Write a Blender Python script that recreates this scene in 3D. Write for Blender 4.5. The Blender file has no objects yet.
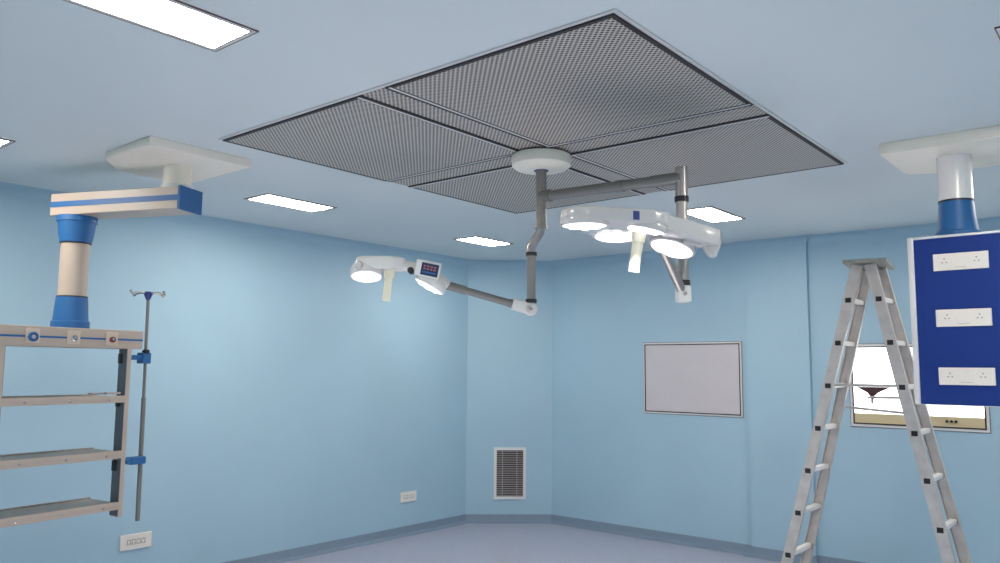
import bpy, bmesh, math, random
from mathutils import Vector, Matrix
random.seed(4)
SC = bpy.context.scene
COL = SC.collection
V = Vector
PI = math.pi
Z = 2.83           # ceiling height
EYE = 1.65

# ------------------------------------------------------------------ materials
def new_mat(name):
    m = bpy.data.materials.new(name); m.use_nodes = True
    nt = m.node_tree
    return m, nt, nt.nodes['Principled BSDF']

def mat(name, col, rough=.5, metal=0., noise=0., nscale=8., bump=0., bscale=200., spec=.5, coat=0.):
    m, nt, p = new_mat(name)
    p.inputs['Roughness'].default_value = rough
    p.inputs['Metallic'].default_value = metal
    p.inputs['Specular IOR Level'].default_value = spec
    p.inputs['Coat Weight'].default_value = coat
    p.inputs['Base Color'].default_value = (*col, 1)
    tc = nt.nodes.new('ShaderNodeTexCoord')
    if noise:
        n = nt.nodes.new('ShaderNodeTexNoise'); n.inputs['Scale'].default_value = nscale
        n.inputs['Detail'].default_value = 5
        r = nt.nodes.new('ShaderNodeValToRGB')
        r.color_ramp.elements[0].position = .3; r.color_ramp.elements[1].position = .7
        r.color_ramp.elements[0].color = (*[c*(1-noise) for c in col], 1)
        r.color_ramp.elements[1].color = (*[min(1, c*(1+noise)) for c in col], 1)
        nt.links.new(tc.outputs['Object'], n.inputs['Vector'])
        nt.links.new(n.outputs['Fac'], r.inputs['Fac'])
        nt.links.new(r.outputs['Color'], p.inputs['Base Color'])
    if bump:
        n2 = nt.nodes.new('ShaderNodeTexNoise'); n2.inputs['Scale'].default_value = bscale
        b = nt.nodes.new('ShaderNodeBump'); b.inputs['Strength'].default_value = bump
        b.inputs['Distance'].default_value = .002
        nt.links.new(tc.outputs['Object'], n2.inputs['Vector'])
        nt.links.new(n2.outputs['Fac'], b.inputs['Height'])
        nt.links.new(b.outputs['Normal'], p.inputs['Normal'])
    return m

def emit(name, col, strength):
    m, nt, p = new_mat(name)
    p.inputs['Base Color'].default_value = (.8, .8, .8, 1)
    p.inputs['Emission Color'].default_value = (*col, 1)
    p.inputs['Emission Strength'].default_value = strength
    return m

def perforated():
    m, nt, p = new_mat('perforated_steel')
    N, L = nt.nodes, nt.links
    tc = N.new('ShaderNodeTexCoord')
    mp = N.new('ShaderNodeMapping'); mp.inputs['Rotation'].default_value = (0, 0, math.radians(45))
    vo = N.new('ShaderNodeTexVoronoi'); vo.voronoi_dimensions = '2D'; vo.feature = 'F1'
    vo.inputs['Scale'].default_value = 1/.018; vo.inputs['Randomness'].default_value = 0
    mr = N.new('ShaderNodeMapRange'); mr.interpolation_type = 'SMOOTHSTEP'
    mr.inputs['From Min'].default_value = .30; mr.inputs['From Max'].default_value = .42
    mx = N.new('ShaderNodeMix'); mx.data_type = 'RGBA'
    mx.inputs[6].default_value = (.045, .038, .034, 1)      # the hole
    mx.inputs[7].default_value = (.56, .515, .465, 1)       # the sheet
    L.new(tc.outputs['Object'], mp.inputs['Vector']); L.new(mp.outputs['Vector'], vo.inputs['Vector'])
    L.new(vo.outputs['Distance'], mr.inputs['Value']); L.new(mr.outputs['Result'], mx.inputs[0])
    L.new(mx.outputs[2], p.inputs['Base Color'])
    p.inputs['Roughness'].default_value = .45; p.inputs['Metallic'].default_value = .0
    return m

M = dict(
    wall=mat('blue_wall_paint', (.365, .532, .638), .55, noise=.03, nscale=1.3, bump=.08, bscale=60),
    ceil=mat('pale_ceiling_paint', (.66, .71, .715), .7, noise=.02, nscale=1.),
    floor=mat('blue_vinyl_floor', (.36, .375, .46), .35, noise=.12, nscale=60, bump=.02),
    skirt=mat('coved_vinyl_skirting', (.19, .25, .33), .4, noise=.06, nscale=50),
    alu=mat('white_aluminium_trim', (.72, .70, .69), .4, .1),
    dark=mat('dark_seal_and_shadow_gap', (.025, .018, .02), .6),  # seals and black frames, also the painted shade of the air panel gaps
    brown=mat('brown_lip', (.16, .09, .08), .5),
    steel=mat('brushed_steel', (.40, .37, .35), .32, .8, noise=.06, nscale=30),
    pole=mat('satin_grey_tube', (.27, .25, .235), .35, .5, noise=.05, nscale=30),
    arm_grey=mat('grey_green_tube', (.21, .205, .195), .4, .3),
    black=mat('black_plastic', (.012, .012, .014), .45),
    white=mat('white_plastic', (.74, .73, .70), .4),
    lampbody=mat('glossy_white_shell', (.60, .575, .555), .22, coat=.3),
    cream=mat('cream_enamel', (.47, .385, .315), .4),
    beigeplate=mat('beige_outlet_plate', (.60, .50, .40), .45),
    gloss=mat('glossy_white_tube', (.80, .76, .73), .2),
    creamplate=mat('cream_cover_plate', (.88, .80, .68), .45, noise=.02, nscale=12),
    canopy=mat('ivory_enamel', (.86, .82, .70), .35),
    blue=mat('bright_blue_plastic', (.016, .115, .31), .5),
    cobalt=mat('cobalt_blue_panel', (.008, .033, .20), .6, spec=.25),
    navy=mat('navy_sticker', (.03, .05, .22), .4),
    plate=mat('socket_plate_white', (.80, .74, .68), .35),
    hole=mat('socket_pin_grey', (.42, .36, .33), .5),
    line=mat('dark_outline_grey', (.22, .20, .20), .5),
    rung=mat('bright_aluminium_rung', (.85, .80, .76), .4, .1),
    rail=mat('grey_mounting_rail', (.13, .15, .17), .4, .4),
    tray=mat('worn_steel_tray', (.36, .31, .27), .45, .4, noise=.15, nscale=25),
    ladder=mat('worn_aluminium', (.62, .57, .535), .42, .25, noise=.10, nscale=14),
    platform=mat('dusty_grey_board', (.30, .30, .27), .7, noise=.2, nscale=20),
    maroon=mat('rusty_maroon_steel', (.09, .03, .03), .6),
    board=mat('pale_grey_board', (.60, .55, .57), .35, noise=.02, nscale=5),
    strip=mat('tan_control_strip', (.62, .50, .30), .45),
    ventdark=mat('duct_dark', (.03, .025, .025), .8),
    slat=mat('grey_louvre', (.30, .27, .27), .5),
    grip=mat('warm_white_grip', (.85, .80, .62), .4),
    chrome=mat('chrome', (.75, .75, .76), .12, 1.),
    red=mat('dark_red_ring', (.18, .03, .04), .4),
    screen=mat('dark_display', (.035, .05, .10), .25),
    lightpanel=emit('lit_diffuser', (1., .925, .83), 52.),
    lens=emit('lit_lens', (1., .95, .945), .93),
    led=emit('led_spot', (1., .97, .93), 3.),
    viewer=emit('lit_film_screen', (1., .99, .98), 3.2),
    digits=mat('red_digits', (.45, .12, .10), .4),
    perf=perforated(),
)

# ------------------------------------------------------------------ mesh helpers (everything in world coordinates)
def faces_of(verts):
    return list({f for v in verts for f in v.link_faces})

def hexa(bm, pts, bevel=0.):
    """eight corners: bottom ring then top ring"""
    vs = [bm.verts.new(p) for p in pts]
    for f in ((3,2,1,0),(4,5,6,7),(0,1,5,4),(1,2,6,5),(2,3,7,6),(3,0,4,7)):
        bm.faces.new([vs[i] for i in f])
    if bevel:
        es = list({e for v in vs for e in v.link_edges})
        bmesh.ops.bevel(bm, geom=es, offset=bevel, segments=2, affect='EDGES', profile=.5)

def obox(bm, c, ex, ey, ez, sx, sy, sz, bevel=0.):
    c = V(c); a = V(ex).normalized()*sx/2; b = V(ey).normalized()*sy/2; d = V(ez).normalized()*sz/2
    hexa(bm, [c-a-b-d, c+a-b-d, c+a+b-d, c-a+b-d, c-a-b+d, c+a-b+d, c+a+b+d, c-a+b+d], bevel)

def box(bm, x0, x1, y0, y1, z0, z1, bevel=0.):
    obox(bm, ((x0+x1)/2, (y0+y1)/2, (z0+z1)/2), (1,0,0), (0,1,0), (0,0,1), abs(x1-x0), abs(y1-y0), abs(z1-z0), bevel)

def frame_of(d):
    d = V(d).normalized()
    a = V((0,0,1)) if abs(d.z) < .9 else V((1,0,0))
    u = d.cross(a).normalized(); w = u.cross(d).normalized()
    return u, w, d

def lathe(bm, o, axis, prof, n=32, close=True):
    """prof: (radius, height along axis)"""
    o = V(o); u, w, d = frame_of(axis)
    rings = []
    for r, h in prof:
        if r < 1e-6:
            rings.append([bm.verts.new(o+d*h)])
        else:
            rings.append([bm.verts.new(o+d*h+(u*math.cos(t)+w*math.sin(t))*r) for t in (2*PI*k/n for k in range(n))])
    for A, B in zip(rings, rings[1:]):
        for k in range(n):
            q = [A[k % len(A)], A[(k+1) % len(A)], B[(k+1) % len(B)], B[k % len(B)]]
            q = [v for i, v in enumerate(q) if v not in q[:i]]
            if len(q) > 2: bm.faces.new(q)
    if close:
        for Rg in (rings[0], rings[-1]):
            if len(Rg) > 2: bm.faces.new(Rg)

def tube(bm, p0, p1, r0, r1=None, n=24):
    p0, p1 = V(p0), V(p1); r1 = r0 if r1 is None else r1
    lathe(bm, p0, p1-p0, [(r0, 0), (r1, (p1-p0).length)], n)

def pipe(bm, pts, r, n=16):
    """bent tube along a polyline"""
    pts = [V(p) for p in pts]; rings = []
    t0 = (pts[1]-pts[0]).normalized(); u, w, _ = frame_of(t0)
    for i, p in enumerate(pts):
        t = ((pts[min(i+1, len(pts)-1)]-pts[i-1]) if i else (pts[1]-pts[0])).normalized()
        u = (u - t*u.dot(t)).normalized(); w = t.cross(u)
        rings.append([bm.verts.new(p+(u*math.cos(2*PI*k/n)+w*math.sin(2*PI*k/n))*r) for k in range(n)])
    for A, B in zip(rings, rings[1:]):
        for k in range(n): bm.faces.new([A[k], A[(k+1) % n], B[(k+1) % n], B[k]])
    bm.faces.new(rings[0]); bm.faces.new(rings[-1])

def prism(bm, poly, z0, z1, bevel=0.):
    a = [bm.verts.new((x, y, z0)) for x, y in poly]; b = [bm.verts.new((x, y, z1)) for x, y in poly]
    n = len(poly)
    f0 = bm.faces.new(a); f1 = bm.faces.new(b)
    for k in range(n): bm.faces.new([a[k], a[(k+1) % n], b[(k+1) % n], b[k]])
    if bevel:
        bmesh.ops.bevel(bm, geom=list(f0.edges)+list(f1.edges), offset=bevel, segments=3, affect='EDGES', profile=.5)

def rect_ring(bm, o, eu, ev, en, u0, u1, v0, v1, w, t):
    """picture-frame ring in plane (eu,ev) at o, inner width w inside the rectangle, thickness t along en"""
    o, eu, ev, en = V(o), V(eu), V(ev), V(en)
    for a0, a1, b0, b1 in ((u0, u1, v0, v0+w), (u0, u1, v1-w, v1), (u0, u0+w, v0+w, v1-w), (u1-w, u1, v0+w, v1-w)):
        c = o+eu*(a0+a1)/2+ev*(b0+b1)/2+en*t/2
        obox(bm, c, eu, ev, en, a1-a0, b1-b0, t)

def slab(bm, o, eu, ev, en, u0, u1, v0, v1, n0, n1, bevel=0.):
    o, eu, ev, en = V(o), V(eu), V(ev), V(en)
    obox(bm, o+eu*(u0+u1)/2+ev*(v0+v1)/2+en*(n0+n1)/2, eu, ev, en, u1-u0, v1-v0, abs(n1-n0), bevel)

# ------------------------------------------------------------------ object helpers
def root_world(o):
    while o.parent: o = o.parent
    return Matrix.Translation(o.location) @ o.rotation_euler.to_matrix().to_4x4()

def obj(name, bm, m, parent=None, smooth=False, label=None):
    bmesh.ops.recalc_face_normals(bm, faces=bm.faces)
    if parent: bm.transform(root_world(parent).inverted())
    me = bpy.data.meshes.new(name)
    if smooth:
        for f in bm.faces: f.smooth = True
        for e in bm.edges:
            if len(e.link_faces) == 2 and e.calc_face_angle(0) > math.radians(38): e.smooth = False
    bm.to_mesh(me); bm.free()
    o = bpy.data.objects.new(name, me); COL.objects.link(o)
    me.materials.append(M[m])
    if parent: o.parent = parent
    if label: o['label'] = label
    return o

def tag(o, label, cat, group=None, kind=None):
    o['label'] = label; o['category'] = cat
    if group: o['group'] = group
    if kind: o['kind'] = kind
    return o

def thing(name, label, cat, loc, group=None, rz=0.):
    o = bpy.data.objects.new(name, None); COL.objects.link(o)
    o.location = loc; o.rotation_euler = (0, 0, rz); o.empty_display_size = .1
    return tag(o, label, cat, group)

def B(): return bmesh.new()

# ------------------------------------------------------------------ the room
P_X, P_Y = 7.05, 5.83
FZ = .02          # floor level
ROOM = [(-.35, -.70), (P_X, -.70), (P_X, 2.365), (P_X-.04, 2.365), (P_X-.04, 2.918), (P_X, 2.918),
        (P_X, 5.146), (6.43, P_Y), (-.35, P_Y)]
def offset(poly, d):
    n = len(poly); out = []
    for i in range(n):
        p0, p1, p2 = (V((*poly[(i+k) % n], 0)) for k in (-1, 0, 1))
        a = (p1-p0).normalized(); b = (p2-p1).normalized()
        na = V((-a.y, a.x, 0)); nb = V((-b.y, b.x, 0))
        mtr = (na+nb).normalized(); s = d/max(.2, mtr.dot(na))
        q = p1+mtr*s; out.append((q.x, q.y))
    return out
def wall_run(bm, i0, i1, prof):
    """sweep a closed profile (inward offset, height) along room edges i0..i1"""
    rings = [offset(ROOM, d) for d, _ in prof]; n = len(ROOM); k = len(prof)
    cols = []
    for i in range(i0, i1+2):
        cols.append([bm.verts.new((*rings[j][i % n], prof[j][1])) for j in range(k)])
    for A, C in zip(cols, cols[1:]):
        for j in range(k): bm.faces.new([A[j], A[(j+1) % k], C[(j+1) % k], C[j]])
    bm.faces.new(cols[0]); bm.faces.new(cols[-1])
WALLP = [(0, FZ), (0, Z), (-.12, Z), (-.12, FZ)]
SKP = [(.0005, .085), (.007, .085), (.010, .075), (.012, .04), (.020, .02), (.045, .006), (.07, .0008), (.0005, .0008)]
SKP = [(a, b+FZ) for a, b in SKP]
for nm, i0, i1, lab in (('front', 0, 0, 'blue painted wall behind the viewpoint'), ('right', 1, 5, 'blue painted wall carrying the film viewer and grey board'),
                        ('corner', 6, 6, 'narrow blue wall across the far corner with the grille'), ('left', 7, 7, 'long blue painted wall behind the left pendant'),
                        ('back', 8, 8, 'blue painted wall left of the viewpoint')):
    bm = B(); wall_run(bm, i0, i1, WALLP)
    tag(obj('wall_'+nm, bm, 'wall'), lab, 'wall', kind='structure')
    bm = B(); wall_run(bm, i0, i1, SKP)
    tag(obj('baseboard_'+nm, bm, 'skirt', smooth=True), 'dark blue coved vinyl skirting along the '+nm+' wall', 'skirting', kind='structure')
bm = B(); prism(bm, offset(ROOM, -.12), -.1, FZ)
tag(obj('floor', bm, 'floor'), 'smooth lavender blue vinyl floor', 'floor', kind='structure')
bm = B(); prism(bm, offset(ROOM, -.12), Z, Z+.1)
tag(obj('ceiling', bm, 'ceil'), 'flat pale blue grey ceiling', 'ceiling', kind='structure')
CR = .085
cove = [(0.0005, Z-.0005), (0.0005, Z-CR)]+[(CR-CR*math.cos(t), Z-CR+CR*math.sin(t)-.0005) for t in (PI/2*k/8 for k in range(1, 9))]
bm = B(); wall_run(bm, 0, 8, cove)
tag(obj('trim_1', bm, 'wall', smooth=True), 'rounded blue plaster cove where walls meet ceiling', 'cove', kind='structure')

# ------------------------------------------------------------------ recessed ceiling lights
def ceiling_light(x0, y0, label, w=.60, d=.285):
    t = thing('ceiling_light', label, 'ceiling light', (x0+w/2, y0+d/2, Z), 'recessed ceiling lights')
    o, eu, ev, en = (x0, y0, Z-.0005), (1,0,0), (0,1,0), (0,0,-1)
    bm = B(); rect_ring(bm, o, eu, ev, en, 0, w, 0, d, .004, .005); rect_ring(bm, o, eu, ev, en, .018, w-.018, .018, d-.018, .006, .0045)
    obj('frame_edge', bm, 'brown', t, label='thin brown edge line')
    bm = B(); rect_ring(bm, o, eu, ev, en, .004, w-.004, .004, d-.004, .014, .004)
    obj('frame', bm, 'alu', t)
    bm = B(); slab(bm, o, eu, ev, en, .024, w-.024, .024, d-.024, 0, .004)
    obj('diffuser', bm, 'lightpanel', t, label='glowing white diffuser')
for x0, y0, lab in ((.915, 2.388, 'large lit ceiling light at the top left, nearest the viewpoint, cut by the frame'),
                    (.90, 4.62, 'lit ceiling light at the far left edge, beyond the left pendant plate'),
                    (3.07, 4.655, 'lit ceiling light just right of the left pendant arm, near the left wall'),
                    (5.26, 4.68, 'small lit ceiling light above the far corner, left of the lamp mast'),
                    (5.30, 2.445, 'lit ceiling light behind the large lamp head, right of its drop post'),
                    (3.087, .095, 'ceiling light at the top right edge, only a corner of its frame in view')):
    ceiling_light(x0, y0, lab, .53 if x0 == 5.26 else .60)
# two more fittings of the same row lie outside the picture; they are plain lamps
for x, y in ((1.23, .22), (5.58, .22)):
    ld = bpy.data.lights.new('ceiling_lamp', 'AREA'); ld.shape = 'RECTANGLE'; ld.size = .55; ld.size_y = .265
    ld.energy = 52.*.55*.265*PI; ld.color = (1., .925, .83)
    lo = bpy.data.objects.new('ceiling_lamp', ld); COL.objects.link(lo); lo.location = (x, y, Z-.01)

# ------------------------------------------------------------------ laminar airflow ceiling
X0, X1, Y0, Y1 = 2.148, 4.635, 1.314, 3.722
BX0, BX1, BY0, BY1 = 3.325, 3.490, 2.452, 2.600
la = thing('ceiling_airflow_panel', 'large square grey perforated air supply panel set in the ceiling', 'air panel', ((X0+X1)/2, (Y0+Y1)/2, Z))
O, EU, EV, EN = (0, 0, Z-.0005), (1,0,0), (0,1,0), (0,0,-1)
bm = B(); rect_ring(bm, O, EU, EV, EN, X0, X1, Y0, Y1, .016, .006)
obj('outer_frame', bm, 'alu', la, label='thin white aluminium border')
bm = B(); slab(bm, O, EU, EV, EN, BX0, BX1, Y0+.016, Y1-.016, 0, .008)
slab(bm, O, EU, EV, EN, X0+.016, BX0, BY0, BY1, 0, .008); slab(bm, O, EU, EV, EN, BX1, X1-.016, BY0, BY1, 0, .008)
obj('cross_strip', bm, 'perf', la, label='cross shaped perforated strip between the four panels')
for xa, xb, ya, yb in ((X0+.016, BX0, Y0+.016, BY0), (BX1, X1-.016, Y0+.016, BY0), (X0+.016, BX0, BY1, Y1-.016), (BX1, X1-.016, BY1, Y1-.016)):
    bm = B(); slab(bm, O, EU, EV, EN, xa+.018, xb-.018, ya+.018, yb-.018, 0, .012)
    pn = obj('perforated_panel', bm, 'perf', la)
    bm = B(); rect_ring(bm, O, EU, EV, EN, xa, xb, ya, yb, .0178, .0125)  # dark strip stands in for the shade in the gap round each panel
    obj('shadow_gap', bm, 'dark', pn, label='black strip painted as the shadow gap around the panel')
    bm = B()
    # light rim on the two sides that face the cross strip, with black lines on either side of it
    g = B()
    def band(bmx, i0, i1, n0, n1):
        xr = (xb-i1, xb-i0) if xb == BX0 else (xa+i0, xa+i1)
        yr = (yb-i1, yb-i0) if yb == BY0 else (ya+i0, ya+i1)
        slab(bmx, O, EU, EV, EN, xr[0], xr[1], ya+.002, yb-.002, n0, n1)
        if xb == BX0: slab(bmx, O, EU, EV, EN, xa+.002, xr[0], yr[0], yr[1], n0, n1)
        else: slab(bmx, O, EU, EV, EN, xr[1], xb-.002, yr[0], yr[1], n0, n1)
    band(bm, .020, .032, .0128, .0145); band(g, .0005, .0395, .0100, .0127)
    obj('line', g, 'dark', pn, label='black lines beside the pale rim')
    obj('rim', bm, 'alu', pn, label='pale metal rim beside the cross strip')

# ------------------------------------------------------------------ surgical light
FH = V((.767, .642, 0)); FH.normalize(); RT = V((.641, -.768, 0)); RT.normalize()     # horizontal directions used to lay out the lamp heads
def ld(lat, dep, z=0.):
    p = RT*lat+FH*(dep-.068); return V((p.x, p.y, z))
sl = thing('surgical_ceiling_light', 'twin head surgical light hanging from the middle of the grey air panel', 'surgical light', (3.395, 2.55, Z))
MX, MY = 3.40, 2.557
bm = B(); lathe(bm, (MX, MY, Z-.017), (0,0,-1), [(.150, 0), (.162, .006), (.165, .02), (.160, .060), (.140, .076), (.08, .085), (0, .086)], 48)
obj('ceiling_canopy', bm, 'canopy', sl, True, 'ivory round ceiling cover')
bm = B(); tube(bm, (MX, MY, 2.742), (MX, MY, 2.725), .04)
obj('collar', bm, 'navy', sl, True, 'blue collar under the ceiling cover')
bm = B(); tube(bm, (MX, MY, 2.74), (MX, MY, 2.405), .029); tube(bm, (MX, MY, 2.420), (MX, MY, 2.404), .034)
for zz in (2.62, 2.53): tube(bm, (MX, MY, zz), (MX, MY, zz-.012), .033)
obj('mast', bm, 'pole', sl, True, 'grey steel mast')
# left lower branch
E1 = V((3.417, 2.63, 0))
bm = B(); pipe(bm, [(MX+.003, MY+.004, 2.41), (MX+.004, MY+.008, 2.385), (MX-.004, MY+.035, 2.35), (3.398, 2.62, 2.315), (3.400, 2.622, 2.275)], .025)
obj('elbow', bm, 'steel', sl, True, 'shiny bent elbow tube')
bm = B(); tube(bm, (3.400, 2.622, 2.275), (3.408, 2.628, 2.02), .0245)
p2 = obj('drop_post', bm, 'pole', sl, True)
for z0, z1 in ((2.283, 2.262), (2.026, 2.006)):
    bm = B(); tube(bm, (3.404, 2.625, z0), (3.404, 2.625, z1), .031)
    obj('black_ring', bm, 'black', p2, True)
def joint(p, axis, name, plug):
    """rounded knuckle: cheek block with a pin"""
    p = V(p); a = V(axis).normalized(); s = V((a.y, -a.x, 0)).normalized() if abs(a.z) < .95 else RT
    bm = B(); lathe(bm, p-s*.03, s, [(.0, 0), (.030, 0), (.036, .005), (.036, .055), (.030, .06), (0, .06)], 24)
    obox(bm, p+a*.05, a, s, a.cross(s), .11, .06, .062, .010)
    j = obj(name, bm, 'white', sl, True)
    bm = B(); tube(bm, p-s*.034, p+s*.034, .008)
    obj('pivot_pin', bm, 'hole', j, True)
JL = V((3.410, 2.632, 1.972)); AL = V((3.100, 2.960, 2.095))
joint(JL, AL-JL, 'knuckle_joint', None)
d = (AL-JL).normalized()
bm = B(); tube(bm, JL+d*.09, AL, .020); tube(bm, JL+d*.10, JL+d*.125, .023); tube(bm, AL-d*.10, AL+d*.01, .024)
obj('spring_arm', bm, 'arm_grey', sl, True, 'dark grey sloping arm of the far lamp head')

SPOT_W = 270.
def lens_pod(parent, c, n, r, depth, mname='lampbody', spots=7):
    c = V(c); n = V(n).normalized()
    bm = B(); lathe(bm, c, -n, [(r*.97, -.002), (r*1.06, .0), (r*1.08, .012), (r*1.05, depth*.6), (r*.85, depth), (0, depth*1.02)], 40, close=False)
    pod = obj('lamp_pod', bm, mname, parent, True)
    bm = B(); lathe(bm, c+n*.001, n, [(r*.97, 0), (r*.7, .006), (0, .009)], 40, close=False)
    le = obj('lens', bm, 'lens', parent, True, 'glowing white lens')
    bm = B(); u_, w_, _ = frame_of(n)
    for k in range(7):
        t = 2*PI*k/6; q = c+n*.0095 if k == 6 else c+n*.007+(u_*math.cos(t)+w_*math.sin(t))*r*.58
        lathe(bm, q, n, [(r*.2, -.006), (r*.2, 0), (r*.1, .003), (0, .0035)], 16, close=False)
    obj('led_cluster', bm, 'led', parent, True, 'ring of bright bulbs in the lens')
    sp = bpy.data.lights.new('surgical_spot', 'SPOT'); sp.energy = SPOT_W; sp.spot_size = math.radians(60); sp.spot_blend = .5
    sp.shadow_soft_size = r*.8; sp.color = (1., .91, .80)
    so = bpy.data.objects.new('surgical_spot', sp); COL.objects.link(so); so.location = c+n*.03
    so.rotation_mode = 'QUATERNION'; so.rotation_quaternion = n.to_track_quat('-Z', 'Y')
    return pod

# far (left) lamp head
hl = B()
def hull2d(pts):
    pts = sorted(set((round(x, 5), round(y, 5)) for x, y in pts))
    def half(ps):
        h = []
        for p in ps:
            while len(h) > 1 and (h[-1][0]-h[-2][0])*(p[1]-h[-2][1])-(h[-1][1]-h[-2][1])*(p[0]-h[-2][0]) <= 0: h.pop()
            h.append(p)
        return h
    a, b = half(pts), half(pts[::-1]); return a[:-1]+b[:-1]
def circ(c, r, n=20): return [(c[0]+r*math.cos(2*PI*k/n), c[1]+r*math.sin(2*PI*k/n)) for k in range(n)]
L1 = V((2.78, 3.258, 2.133)); L2 = V((3.000, 3.005, 2.082)); LC = V((2.862, 3.165, 2.19))
poly = hull2d(circ((2.798, 3.250), .078)+circ((2.875, 3.165), .075)+circ((2.91, 3.19), .05))
prism(hl, poly, 2.170, 2.238, .018)
headL = obj('lamp_head', hl, 'white', sl, True, 'small far lamp head with a display box')
bm = B(); pipe(bm, [(2.88, 3.15, 2.195), (2.93, 3.08, 2.19), (3.0, 3.01, 2.165), (3.06, 2.985, 2.125), AL], .028)
obox(bm, AL+V((-.028, .02, .012)), AL-V((2.99, 3.05, 2.15)), RT, (0,0,1), .09, .06, .035, .008)
obj('lamp_yoke', bm, 'white', sl, True)
lens_pod(headL, L1, -V((0,0,1))-FH*.30+RT*.03, .080, .07, 'white')
lens_pod(headL, L2, -V((0,0,1))*.86-RT*.46-FH*.10, .082, .055, 'white')
bm = B(); H0, H1 = V((2.858, 3.160, 2.175)), V((2.859, 3.186, 2.003))
tube(bm, H0, H1, .021, .021); tube(bm, H0+V((0,0,.01)), H0.lerp(H1, .28), .032, .027)
obj('grip_handle', bm, 'grip', headL, True, 'warm white sterile grip handle')
bm = B(); q = V((2.935, 3.075, 2.165)); lathe(bm, q, FH*-1, [(0,-.02), (.017,-.02), (.017,.045), (0,.05)], 16)
obj('knob', bm, 'black', headL, True, 'small black knob')
bm = B(); lathe(bm, (2.728, 3.250, 2.185), -FH, [(0, 0), (.022, 0), (.022, .04), (.016, .055), (0, .055)], 16)
obj('side_knob', bm, 'lampbody', headL, True)
# display box
du = (V((2.989, 2.919, 2.198))-V((2.867, 2.982, 2.216))); du = V((RT.x*.97-FH.x*0.0, RT.y*.97, -.19)).normalized()
dn = (-FH*.96-V((0,0,.22))); dv = dn.cross(du)*-1
if dv.z < 0: dv = -dv
dn = du.cross(dv); dn = dn if dn.dot(FH) < 0 else -dn; dn.normalize(); dv.normalize()
DC = V((2.940, 2.955, 2.168))
bm = B(); obox(bm, DC, du, dv, dn, .132, .086, .035, .006)
dp = obj('display_box', bm, 'white', sl, True)
bm = B(); obox(bm, DC+dn*.018+du*.012, du, dv, dn, .092, .066, .003)
obj('screen', bm, 'screen', dp, label='dark control display')
bm = B()
for k, (v0, mm) in enumerate(((.016, .05), (.002, .06))):
    for i in range(4): obox(bm, DC+dn*.020+du*(.012-.028+i*.018)+dv*v0, du, dv, dn, .011, .007, .001)
obj('digits', bm, 'digits', dp, label='rows of small red digits')
bm = B(); obox(bm, DC+dn*.020+du*.012-dv*.016, du, dv, dn, .07, .006, .001)
obj('display_line', bm, 'blue', dp)

# right branch: horizontal arm, drop post, joint, spring arm, large lamp head
AR0, AR1 = V((MX, MY, 2.583)), V((3.457, 1.748, 2.578))
d = (AR1-AR0).normalized()
bm = B(); tube(bm, AR0+d*.02, AR1, .027); tube(bm, AR0+d*.46, AR0+d*.50, .031); tube(bm, AR0-d*.0, AR0+d*.06, .034)
tube(bm, AR1-d*.16, AR1, .030)
obj('extension_arm', bm, 'arm_grey', sl, True, 'long grey horizontal arm')
PXY = V((3.462, 1.752, 0))
bm = B(); tube(bm, (PXY.x, PXY.y, 2.632), (PXY.x, PXY.y, 2.48), .030); tube(bm, (PXY.x, PXY.y, 2.48), (PXY.x, PXY.y, 2.062), .0275)
pr = obj('drop_post', bm, 'steel', sl, True)
for z0, z1 in ((2.486, 2.460), (2.078, 2.055)):
    bm = B(); tube(bm, (PXY.x, PXY.y, z0), (PXY.x, PXY.y, z1), .034)
    obj('black_ring', bm, 'black', pr, True)
JR = V((PXY.x, PXY.y, 2.012)); SR = V((3.225, 1.742, 2.225))
bm = B(); obox(bm, JR, RT, FH, (0,0,1), .066, .075, .082, .012)
j = obj('knuckle_joint', bm, 'white', sl, True)
bm = B(); tube(bm, JR-FH*.042, JR+FH*.042, .010)
obj('pivot_pin', bm, 'hole', j, True)
d = (SR-JR).normalized()
bm = B(); tube(bm, JR+d*.03, SR, .023)
obj('spring_arm', bm, 'steel', sl, True, 'shiny sloping arm of the near lamp head')

LD = dict(P1=(.345, 3.28, 2.236), P2=(.524, 3.55, 2.240), P3=(.772, 3.60, 2.192), P4=(.602, 3.36, 2.236))
W = {k: ld(*v) for k, v in LD.items()}
pts = []
for k, r in (('P1', .100), ('P4', .104), ('P2', .105), ('P3', .06)): pts += circ((W[k].x, W[k].y), r, 28)
body = hull2d(pts)
bm = B(); prism(bm, body, 2.243, 2.302, .016)
headR = obj('lamp_head', bm, 'lampbody', sl, True, 'large near lamp head of four round pods')
# bracket on the right of the head
def pl(lat, dep): q = ld(lat, dep); return (q.x, q.y)
bm = B(); prism(bm, [pl(.60, 3.262), pl(.80, 3.40), pl(.97, 3.525), pl(.985, 3.56), pl(.97, 3.62), pl(.88, 3.66), pl(.75, 3.62)], 2.246, 2.302, .014)
o6 = ld(.60, 3.3)
for v in bm.verts:
    k = max(0, (v.co-o6).dot(RT)); v.co.z -= k*(.075 if v.co.z > 2.27 else .14)
hexa(bm, [ld(.935, 3.545, 2.155), ld(.958, 3.545, 2.148), ld(.958, 3.60, 2.148), ld(.935, 3.60, 2.155),
          ld(.90, 3.53, 2.215), ld(.984, 3.53, 2.225), ld(.984, 3.61, 2.225), ld(.90, 3.61, 2.215)], .006)
hexa(bm, [ld(.80, 3.47, 2.195), ld(.88, 3.51, 2.192), ld(.88, 3.58, 2.192), ld(.80, 3.58, 2.195),
          ld(.80, 3.45, 2.23), ld(.90, 3.50, 2.225), ld(.90, 3.60, 2.225), ld(.80, 3.60, 2.23)], .006)
obj('lamp_yoke', bm, 'lampbody', headR, True)
dn0 = V((0,0,-1))
lens_pod(headR, W['P1'], dn0+FH*.02, .094, .055)
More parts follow.
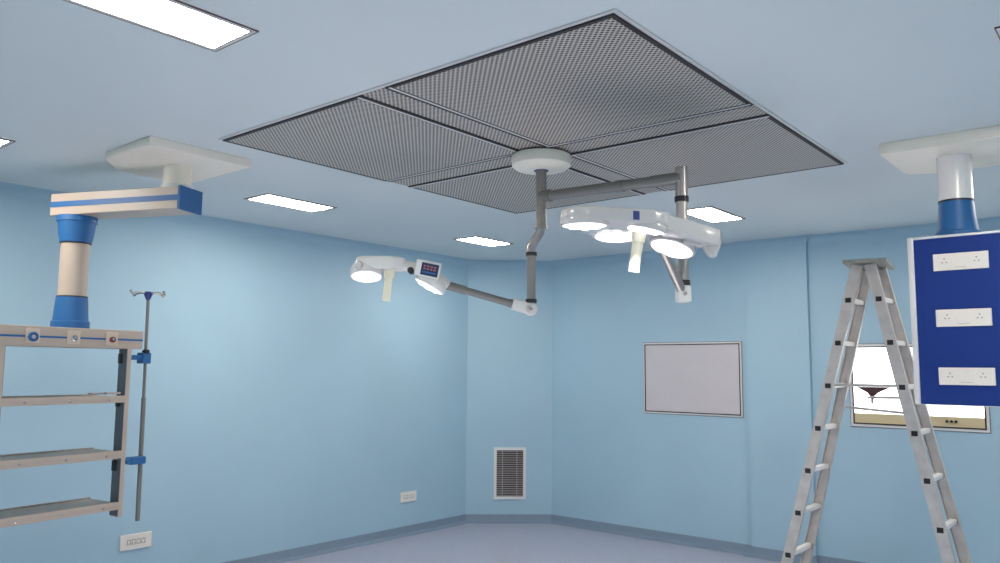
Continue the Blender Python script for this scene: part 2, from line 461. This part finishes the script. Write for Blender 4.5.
lens_pod(headR, W['P4'], dn0-RT*.20+FH*.07, .092, .045)
lens_pod(headR, W['P2'], dn0-FH*.13, .106, .05)
lens_pod(headR, W['P3'], dn0-RT*.34-FH*.20, .098, .045)
H0, H1 = V((2.984, 1.71, 2.26)), V((2.972, 1.735, 2.068))
bm = B(); tube(bm, H0.lerp(H1, .2), H1, .0235, .022); tube(bm, H0, H0.lerp(H1, .33), .033, .028)
obj('grip_handle', bm, 'grip', headR, True, 'warm white sterile grip handle')
ev = (ld(.632, 3.264)-ld(.375, 3.184)).normalized(); en_ = V((ev.y, -ev.x, 0))
en_ = en_ if en_.dot(FH) < 0 else -en_
s0 = ld(.551, 3.239, 2.272)
bm = B(); obox(bm, s0+en_*.002, ev, en_, (0,0,1), .028, .004, .036)
obj('sticker', bm, 'navy', headR, label='small dark blue sticker')
bm = B(); obox(bm, s0+ev*.043+en_*.001, ev, en_, (0,0,1), .005, .003, .034)
obj('seam', bm, 'hole', headR)

# ------------------------------------------------------------------ left pendant
pe = thing('ceiling_pendant_shelf', 'cream and blue ceiling pendant with hanging three shelf rack on the left', 'medical pendant', (2.23, 4.29, Z))
bm = B(); prism(bm, [(1.90, 3.955), (2.49, 3.955), (2.49, 4.59), (2.22, 4.67), (2.03, 4.62), (1.90, 4.45)], Z-.048, Z-.0005, .004)
obj('ceiling_plate', bm, 'creamplate', pe, True, 'cream cover plate on the ceiling')
bm = B(); tube(bm, (2.235, 4.295, Z-.047), (2.235, 4.295, 2.665), .076, n=40)
obj('neck', bm, 'creamplate', pe, True)
bm = B(); tube(bm, (2.235, 4.295, 2.672), (2.235, 4.295, 2.648), .088, n=40)
obj('neck_flange', bm, 'white', pe, True)
ad = V((-.402, .915, 0)).normalized(); ap = V((.915, .402, 0)).normalized(); A0 = V((2.190, 4.165, 0)); AL_ = .90; AW = .185
def armslab(bm, t0, t1, w0, w1, z0, z1, bev=0.): slab(bm, A0, ad, ap, (0,0,1), t0, t1, w0, w1, z0, z1, bev)
bm = B(); armslab(bm, .012, AL_, 0, AW, 2.522, 2.650, .004)
arm = obj('swing_arm', bm, 'cream', pe)
bm = B(); armslab(bm, .012, AL_-.004, -.0025, AW+.0025, 2.570, 2.602)
obj('stripe', bm, 'blue', arm, label='blue stripe along the arm')
bm = B(); armslab(bm, -.004, .012, -.004, AW+.004, 2.519, 2.653)
obj('end_cap', bm, 'blue', arm, label='blue end cap')
CX, CY = 1.957, 4.921
bm = B(); lathe(bm, (CX, CY, 0), (0,0,1), [(.110, 2.522), (.110, 2.490), (.103, 2.486), (.095, 2.42), (.086, 2.368)], 40)
obj('upper_collar', bm, 'blue', pe, True, 'blue flared upper collar')
bm = B(); lathe(bm, (CX, CY, 0), (0,0,1), [(.078, 2.37), (.078, 2.045)], 40)
col = obj('column', bm, 'cream', pe, True)
for zz in (2.366, 2.046):
    bm = B(); tube(bm, (CX, CY, zz-.006), (CX, CY, zz+.004), .0835, n=40)
    obj('seal_ring', bm, 'dark', col, True)
bm = B(); lathe(bm, (CX, CY, 0), (0,0,1), [(.085, 2.042), (.091, 1.96), (.095, 1.905), (.103, 1.900), (.103, 1.860)], 40)
obj('lower_collar', bm, 'blue', pe, True, 'blue flared lower collar')
th = math.radians(8); UX = V((math.cos(th), math.sin(th), 0)); UY = V((-math.sin(th), math.cos(th), 0)); UO = V((CX, CY, 0))
def us(bm, x0, x1, y0, y1, z0, z1, bev=0.): slab(bm, UO, UX, UY, (0,0,1), x0, x1, y0, y1, z0, z1, bev)
def up(x, y, z): return UO+UX*x+UY*y+V((0,0,z))
bm = B(); us(bm, -.466, .388, -.13, .13, 1.749, 1.860, .004)
hd = obj('header_box', bm, 'cream', pe)
bm = B(); us(bm, -.466, .386, -.1325, -.1302, 1.797, 1.808)
obj('stripe', bm, 'blue', hd, label='thin blue stripe along the header')
for x, m1, r1 in ((-.280, 'blue', .026), (-.051, 'chrome', .017), (.181, 'red', .017)):
    bm = B(); us(bm, x-.038, x+.038, -.137, -.1326, 1.766, 1.845, .0015)
    gp = obj('gas_outlet_plate', bm, 'beigeplate', hd)
    bm = B(); lathe(bm, up(x, -.137, 1.800), -UY, [(r1, 0), (r1, .012), (r1*.62, .014), (r1*.6, .004), (0, .004)], 24, close=False)
    gr = obj('gas_outlet_ring', bm, m1, gp, True)
    bm = B(); lathe(bm, up(x, -.138, 1.800), -UY, [(r1*.5, 0), (r1*.5, .012), (r1*.3, .018), (0, .018)], 20, close=False)
    obj('gas_outlet_core', bm, 'chrome', gp, True)
for x0, x1 in ((-.460, -.414), (.290, .318)):
    bm = B(); us(bm, x0, x1, -.13, -.045, .752, 1.749, .003)
    u = obj('upright', bm, 'cream', pe)
    xi = x1 if x0 < 0 else x0
    s = 1 if x0 < 0 else -1
    bm = B(); us(bm, min(xi, xi+s*.002), max(xi, xi+s*.002), -.128, -.047, .76, 1.745)
    obj('slotted_rail', bm, 'rail', u, label='steel mounting rail on the inner face')
    for zz in (1.69, 1.43, 1.05):
        bm = B(); us(bm, min(xi, xi+s*.014), max(xi, xi+s*.014), -.085, -.057, zz-.03, zz+.03, .002)
        obj('shelf_bracket', bm, 'black', u)
for z0, z1 in ((1.426, 1.468), (1.096, 1.142), (.796, .842)):
    bm = B(); us(bm, -.422, .286, -.118, .16, z1-.022, z1-.006, .003)
    us(bm, -.422, .286, .148, .16, z1-.03, z1+.002, .002)
    sh = obj('shelf', bm, 'tray', pe, label='steel shelf tray')
    bm = B(); us(bm, -.424, .289, -.134, -.119, z0, z1, .004)
    lip = obj('front_rail', bm, 'cream', sh, label='cream front rail')
    bm = B(); us(bm, -.424, .289, -.136, -.134, z0+.018, z0+.022); obj('rail_groove', bm, 'hole', sh)
    for x in (-.30, -.05, .19):
        bm = B(); lathe(bm, up(x, -.134, (z0+z1)/2-.004), -UY, [(.006, 0), (.006, .006), (0, .007)], 12, close=False)
        obj('rail_screw', bm, 'chrome', sh, True)
bm = B(); us(bm, .10, .25, -.10, -.06, 1.478, 1.486, .001); us(bm, .17, .26, -.132, -.11, 1.477, 1.489, .001)
obj('rail_clip', bm, 'hole', pe, label='dark clips lying on the top shelf edge')

iv = thing('hanging_iv_pole', 'thin grey drip stand pole with hooks clamped beside the shelf rack', 'iv pole', up(.452, -.07, .70))
bm = B(); tube(bm, up(.462, -.07, .70), up(.456, -.07, 1.45), .0135, n=16); tube(bm, up(.456, -.07, 1.44), up(.447, -.07, 2.085), .0095, n=16)
obj('tube', bm, 'arm_grey', iv, True)
bm = B(); lathe(bm, up(.447, -.07, 2.06), (0,0,1), [(.010, 0), (.016, .012), (.026, .035), (.028, .052), (0, .056)], 20)
obj('hook_hub', bm, 'navy', iv, True, 'dark blue hook hub')
HP = up(.447, -.07, 2.105)
for a in (8, 98, 188, 278):
    a = math.radians(a); dv_ = UX*math.cos(a)+UY*math.sin(a); zz = V((0,0,1))
    bm = B(); pipe(bm, [HP, HP+dv_*.07+zz*.001, HP+dv_*.105-zz*.004, HP+dv_*.118-zz*.016, HP+dv_*.128-zz*.012, HP+dv_*.132+zz*.004], .0042, 10)
    lathe(bm, HP+dv_*.132+zz*.002, zz, [(0, -.008), (.009, -.003), (.009, .004), (0, .009)], 12)
    obj('hook', bm, 'steel', iv, True)
for z0, x0, x1 in ((1.695, .40, .470), (1.068, .318, .474)):
    bm = B(); us(bm, .412 if z0 > 1.5 else .375, x1, -.105, -.04, z0-(.034 if z0 > 1.5 else .022), z0+(.034 if z0 > 1.5 else .022), .005)
    us(bm, .3185, x0+.06, -.095, -.06, z0-.012, z0+.018, .003)
    c = obj('clamp', bm, 'blue', iv, label='blue plastic pole clamp')
    bm = B(); lathe(bm, up(x0+.03, -.105, z0+.04 if z0 > 1.5 else z0), -UY, [(0, -.02), (.014, -.02), (.014, .018), (0, .02)], 14)
    obj('clamp_screw', bm, 'black' if z0 > 1.5 else 'blue', c, True)

# ------------------------------------------------------------------ right pendant
rp = thing('ceiling_pendant_panel', 'ceiling pendant with deep blue socket panel hanging at the right edge', 'medical pendant', (4.63, .77, Z))
bm = B(); prism(bm, [(4.355, .47), (4.97, .47), (4.97, .92), (4.90, 1.06), (4.82, 1.075), (4.355, 1.075)], Z-.058, Z-.0005, .004)
obj('ceiling_plate', bm, 'creamplate', rp, True, 'cream cover plate on the ceiling')
QX, QY = 4.63, .785
bm = B(); tube(bm, (QX, QY, Z-.056), (QX, QY, 2.53), .080, n=48)
obj('column', bm, 'gloss', rp, True, 'glossy white column')
bm = B(); tube(bm, (QX, QY, 2.538), (QX, QY, 2.528), .083, n=48)
obj('seal_ring', bm, 'dark', rp, True)
bm = B(); lathe(bm, (QX, QY, 0), (0,0,1), [(.081, 2.53), (.087, 2.45), (.096, 2.375), (.108, 2.368), (.108, 2.343)], 48)
obj('lower_collar', bm, 'blue', rp, True, 'blue flared collar')
F0, F1, G0, G1 = .535, .997, 1.490, 2.345
bm = B(); box(bm, 4.512, 4.77, F0+.004, F1-.004, G0+.002, G1-.001, .003)
hs = obj('housing', bm, 'cream', rp, label='pale metal housing')
bm = B(); box(bm, 4.498, 4.516, F0+.03, F1-.030, G0+.001, G1-.014)
fp = obj('front_panel', bm, 'cobalt', rp, label='cobalt blue front panel')
bm = B()
box(bm, 4.494, 4.53, F1-.030, F1, G0-.002, G1, .006); box(bm, 4.494, 4.53, F0, F0+.030, G0-.002, G1, .006)
box(bm, 4.496, 4.53, F0+.030, F1-.030, G1-.013, G1, .002); box(bm, 4.500, 4.53, F0+.030, F1-.030, G0-.003, G0+.001)
obj('edge_profile', bm, 'alu', rp, True, 'pale aluminium corner profile')

def socket_plate(parent, o, eu, ev, en, w, h, kind='twin', t=.009, name='socket_plate'):
    """plate centred at o with two pin groups, two rockers and a small mark line"""
    bm = B(); slab(bm, o, eu, ev, en, -w/2, w/2, -h/2, h/2, 0, t, .0025)
    sp = obj(name, bm, 'plate', parent)
    o, eu, ev, en = V(o), V(eu), V(ev), V(en)
    for s in (-1, 1):
        if kind == 'twin':
            bm = B()
            for a in (90, 215, 325):
                q = o+eu*(s*w*.29+math.cos(math.radians(a))*.011)+ev*(math.sin(math.radians(a))*.011+.004)+en*t
                lathe(bm, q, en, [(.0042, 0), (.0042, .0012), (0, .0012)], 10, close=False)
            obj('pin_holes', bm, 'hole', sp)
            bm = B(); slab(bm, o, eu, ev, en, s*w*.12-.010, s*w*.12+.010, -h*.16, h*.22, t, t+.004, .001)
            obj('rocker', bm, 'plate', sp)
    bm = B(); slab(bm, o, eu, ev, en, -w*.11, w*.11, -h*.345, -h*.32, t, t+.0008)
    obj('marking', bm, 'hole', sp)
    return sp
for zc in (2.205, 1.922, 1.632):
    socket_plate(fp, (4.498, .757, zc), (0,-1,0), (0,0,1), (-1,0,0), .244, .086)

# ------------------------------------------------------------------ step ladder
la_ = thing('step_ladder', 'worn aluminium double sided step ladder standing in front of the lit viewer', 'ladder', (5.67, 1.54, 0))
ZT = 2.352
def yl(z): return 2.133-.2562*z
def yr(z): return .955+.2102*z
def xf(z): return 5.445+.060*z/ZT
def xb(z): return 5.905-.120*z/ZT
def stile(yf, xfun, inward):
    p0 = V((xfun(.03), yf(.03), .03)); p1 = V((xfun(ZT), yf(ZT), ZT))
    a = (p1-p0).normalized(); s = V((0,1,0)); s = (s-a*s.dot(a)).normalized(); n = a.cross(s).normalized()
    if n.x*inward < 0: n = -n
    L = (p1-p0).length; c = (p0+p1)/2
    bm = B(); obox(bm, c, s, a, n, .068, L, .004)
    for k in (-1, 1): obox(bm, c+s*k*.032+n*.014, s, a, n, .004, L, .028)
    o = obj('stile', bm, 'ladder', la_)
    bm = B(); q = p0+n*.012; obox(bm, V((q.x, q.y, FZ+.018)), (1,0,0), (0,1,0), (0,0,1), .042, .085, .036, .005)
    obj('rubber_foot', bm, 'black', o)
for yf in (yl, yr):
    stile(yf, xf, 1); stile(yf, xb, -1)
for yf in (yl, yr):
    for k in range(8):
        z = .143+.2825*k
        y = yf(z); sg = 1 if yf is yl else -1
        bm = B(); box(bm, xf(z)-.002, xb(z)+.002, y-.019, y+.019, z-.014, z+.014, .003)
        for w in (-.012, 0, .012): box(bm, xf(z)+.03, xb(z)-.03, y+w-.003, y+w+.003, z+.0141, z+.017)
        r = obj('rung', bm, 'rung', la_)
        for x0, x1 in ((xf(z)-.006, xf(z)-.002), (xb(z)+.002, xb(z)+.006)):
            bm = B(); box(bm, x0, x1, y-.018, y+.018, z-.016, z+.016, .001)
            obj('end_plug', bm, 'black', r, label='black square end plug')
bm = B(); pa = math.radians(8); obox(bm, (5.675, 1.497, ZT+.016), (math.cos(pa), math.sin(pa), 0), (-math.sin(pa), math.cos(pa), 0), (0,0,1), .50, .262, .024, .003)
box(bm, 5.51, 5.80, 1.44, 1.56, ZT-.012, ZT+.006)
obj('platform', bm, 'platform', la_, label='dusty grey top platform')
z = 1.573
bm = B(); obox(bm, (xf(z)+.034, (yl(z)+yr(z))/2, z-.010), (0,1,0), (1,0,0), (0,0,1), yl(z)-yr(z)-.03, .004, .018)
obj('spreader_bar', bm, 'ladder', la_)
bm = B(); z2 = 1.487; obox(bm, (xf(z)+.034, 1.385, z2), (0,1,-.02), (1,0,0), (0,0,1), .23, .004, .016)
obj('spreader_bar', bm, 'ladder', la_)
bm = B(); zz = 1.40
obox(bm, (xb(zz)+.006, (yl(zz)+yr(zz))/2, zz-.01), (0,1,.07), (1,0,0), (0,0,1), yl(zz)-yr(zz)+.05, .004, .018)
obj('spreader_bar', bm, 'ladder', la_)
bm = B()
tri = [(1.565, 1.553), (1.355, 1.553), (1.43, 1.518), (1.462, 1.490), (1.478, 1.490), (1.50, 1.518)]
a = [bm.verts.new((xf(z)+.026, y, zz_)) for y, zz_ in tri]; b = [bm.verts.new((xf(z)+.030, y, zz_)) for y, zz_ in tri]
bm.faces.new(a); bm.faces.new(b)
for k in range(6): bm.faces.new([a[k], a[(k+1) % 6], b[(k+1) % 6], b[k]])
hp = obj('hinge_plate', bm, 'maroon', la_, label='dark maroon triangular hinge plate')
bm = B(); tube(bm, (xf(z)+.028, 1.470, 1.495), (xf(z)+.028, 1.470, 1.445), .011, .007, 12)
obj('hinge_tip', bm, 'ladder', hp, True)

# ------------------------------------------------------------------ things on the right wall
WX = P_X-.0006
EUR, EVR, ENR = (0,-1,0), (0,0,1), (-1,0,0)
xv = thing('wall_film_viewer', 'brightly lit x ray film viewer on the right wall behind the ladder', 'film viewer', (WX, 1.56, 1.20))
o = (WX, 0, 0); u0, u1, v0, v1 = -2.055, -1.045, 1.195, 1.885
bm = B(); rect_ring(bm, o, EUR, EVR, ENR, u0, u1, v0, v1, .006, .004)
obj('outer_line', bm, 'line', xv)
bm = B(); rect_ring(bm, o, EUR, EVR, ENR, u0+.006, u1-.006, v0+.006, v1-.006, .020, .008)
obj('outer_frame', bm, 'alu', xv)
bm = B(); rect_ring(bm, o, EUR, EVR, ENR, u0+.026, u1-.026, v0+.026, v1-.026, .010, .014)
obj('inner_frame', bm, 'dark', xv, label='black inner frame')
bm = B(); slab(bm, o, EUR, EVR, ENR, u0+.036, u1-.036, v0+.115, v1-.036, 0, .008)
obj('light_screen', bm, 'viewer', xv, label='glowing white screen')
bm = B(); slab(bm, o, EUR, EVR, ENR, u0+.036, u1-.036, v0+.036, v0+.113, 0, .011)
cs = obj('control_strip', bm, 'strip', xv, label='tan control strip along the bottom')
for y in (1.336, 1.305, 1.274):
    bm = B(); lathe(bm, (WX-.011, y, v0+.078), ENR, [(.0105, 0), (.0105, .012), (.008, .016), (0, .016)], 16, close=False)
    obj('switch_knob', bm, 'black', cs, True)

bd = thing('wall_board', 'pale grey blank framed board on the right wall', 'board', (WX, 3.5, 1.22))
u0, u1, v0, v1 = -4.015, -2.985, 1.222, 1.922
bm = B(); rect_ring(bm, o, EUR, EVR, ENR, u0, u1, v0, v1, .006, .004)
obj('outer_line', bm, 'line', bd)
bm = B(); rect_ring(bm, o, EUR, EVR, ENR, u0+.006, u1-.006, v0+.006, v1-.006, .014, .010)
obj('outer_frame', bm, 'alu', bd)
bm = B(); rect_ring(bm, o, EUR, EVR, ENR, u0+.020, u1-.020, v0+.020, v1-.020, .009, .013)
obj('inner_frame', bm, 'dark', bd, label='black inner frame')
bm = B(); slab(bm, o, EUR, EVR, ENR, u0+.029, u1-.029, v0+.029, v1-.029, 0, .008)
obj('board_face', bm, 'board', bd, label='blank pale grey face')

# ------------------------------------------------------------------ corner grille
c0, c1 = V((6.43, P_Y, 0)), V((P_X, 5.146, 0)); te = (c1-c0).normalized(); ne = V((te.y, -te.x, 0))
ne = ne if ne.dot(FH) < 0 else -ne
vg = thing('wall_vent_grille', 'tall white framed air grille low on the corner wall', 'air grille', c0+te*.47+V((0,0,.27)))
og = c0+ne*.0006; a0, a1, b0, b1 = .299, .644, .262, .808
bm = B(); rect_ring(bm, og, te, (0,0,1), ne, a0, a1, b0, b1, .030, .012); obj('frame', bm, 'white', vg, label='white grille frame')
bm = B(); slab(bm, og, te, (0,0,1), ne, a0+.03, a1-.03, b0+.03, b1-.03, 0, .002); obj('duct_back', bm, 'ventdark', vg)
bm = B(); ns = 21
for k in range(ns):
    zc = b0+.03+(b1-b0-.06)*(k+.5)/ns
    obox(bm, V(og)+te*(a0+a1)/2+ne*.007+V((0,0,zc)), te, ne+V((0,0,-.9)), ne.cross(te)+ne*.5, a1-a0-.06, .011, .003)
obj('louvre_slats', bm, 'slat', vg)
for f in (.22, .76):
    bm = B(); slab(bm, og, te, (0,0,1), ne, a0+.03+(a1-a0-.06)*f-.005, a0+.03+(a1-a0-.06)*f+.005, b0+.03, b1-.03, .0105, .013)
    obj('mullion', bm, 'slat', vg)

# ------------------------------------------------------------------ wall sockets on the left wall
EUL, EVL, ENL = (1,0,0), (0,0,1), (0,-1,0)
def wall_socket(x0, x1, z0, z1, label, four):
    xc, zc = (x0+x1)/2, (z0+z1)/2; w, h = x1-x0, z1-z0
    s = thing('wall_socket', label, 'wall socket', (xc, P_Y-.0006, z0), 'wall sockets on the left wall')
    bm = B(); slab(bm, (xc, P_Y-.0006, zc), EUL, EVL, ENL, -w/2, w/2, -h/2, h/2, 0, .012, .004)
    obj('plate', bm, 'plate', s)
    for k in range(4 if four else 2):
        n = 4 if four else 2
        cx = xc+(k-(n-1)/2)*w*(.15 if four else .36)
        bm = B(); rect_ring(bm, (cx, P_Y-.0126, zc), EUL, EVL, ENL, -w*.062 if four else -w*.13, w*.062 if four else w*.13, -h*.17, h*.17, .004, .0015)
        md = obj('socket_module', bm, 'hole', s)
        bm = B()
        for a, b in ((0, .012), (-.009, -.008), (.009, -.008)): lathe(bm, (cx+a, P_Y-.0126, zc+b), ENL, [(.004, 0), (.004, .0012), (0, .0012)], 10, close=False)
        obj('pin_holes', bm, 'hole', md)
wall_socket(5.475, 5.69, .335, .435, 'small white wall socket near the far corner', False)
wall_socket(2.752, 2.985, .325, .435, 'white four gang wall socket below the drip pole', True)

# ------------------------------------------------------------------ camera, world, view
cam = bpy.data.cameras.new('camera'); co = bpy.data.objects.new('camera', cam); COL.objects.link(co)
RM = Matrix(((.641, .089, .762), (-.768, .063, .638), (.009, -.994, .109)))
r = V((RM[0][0], RM[1][0], RM[2][0])).normalized(); f = V((RM[0][2], RM[1][2], RM[2][2])).normalized()
f = (f-r*f.dot(r)).normalized(); u = r.cross(f)
co.matrix_world = Matrix(((r.x, u.x, -f.x, 0), (r.y, u.y, -f.y, 0), (r.z, u.z, -f.z, EYE), (0, 0, 0, 1)))
cam.sensor_fit = 'HORIZONTAL'; cam.sensor_width = 36; cam.lens = 793.55/1000*36; cam.clip_start = .02
SC.camera = co
w = bpy.data.worlds.new('world'); SC.world = w; w.use_nodes = True
w.node_tree.nodes['Background'].inputs['Color'].default_value = (.5, .6, .7, 1)
w.node_tree.nodes['Background'].inputs['Strength'].default_value = .02
SC.cycles.max_bounces = 12; SC.cycles.diffuse_bounces = 8
vs = SC.view_settings
vs.view_transform = 'Standard'; vs.look = 'None'; vs.gamma = 1; vs.use_curve_mapping = False; vs.exposure = 0.02
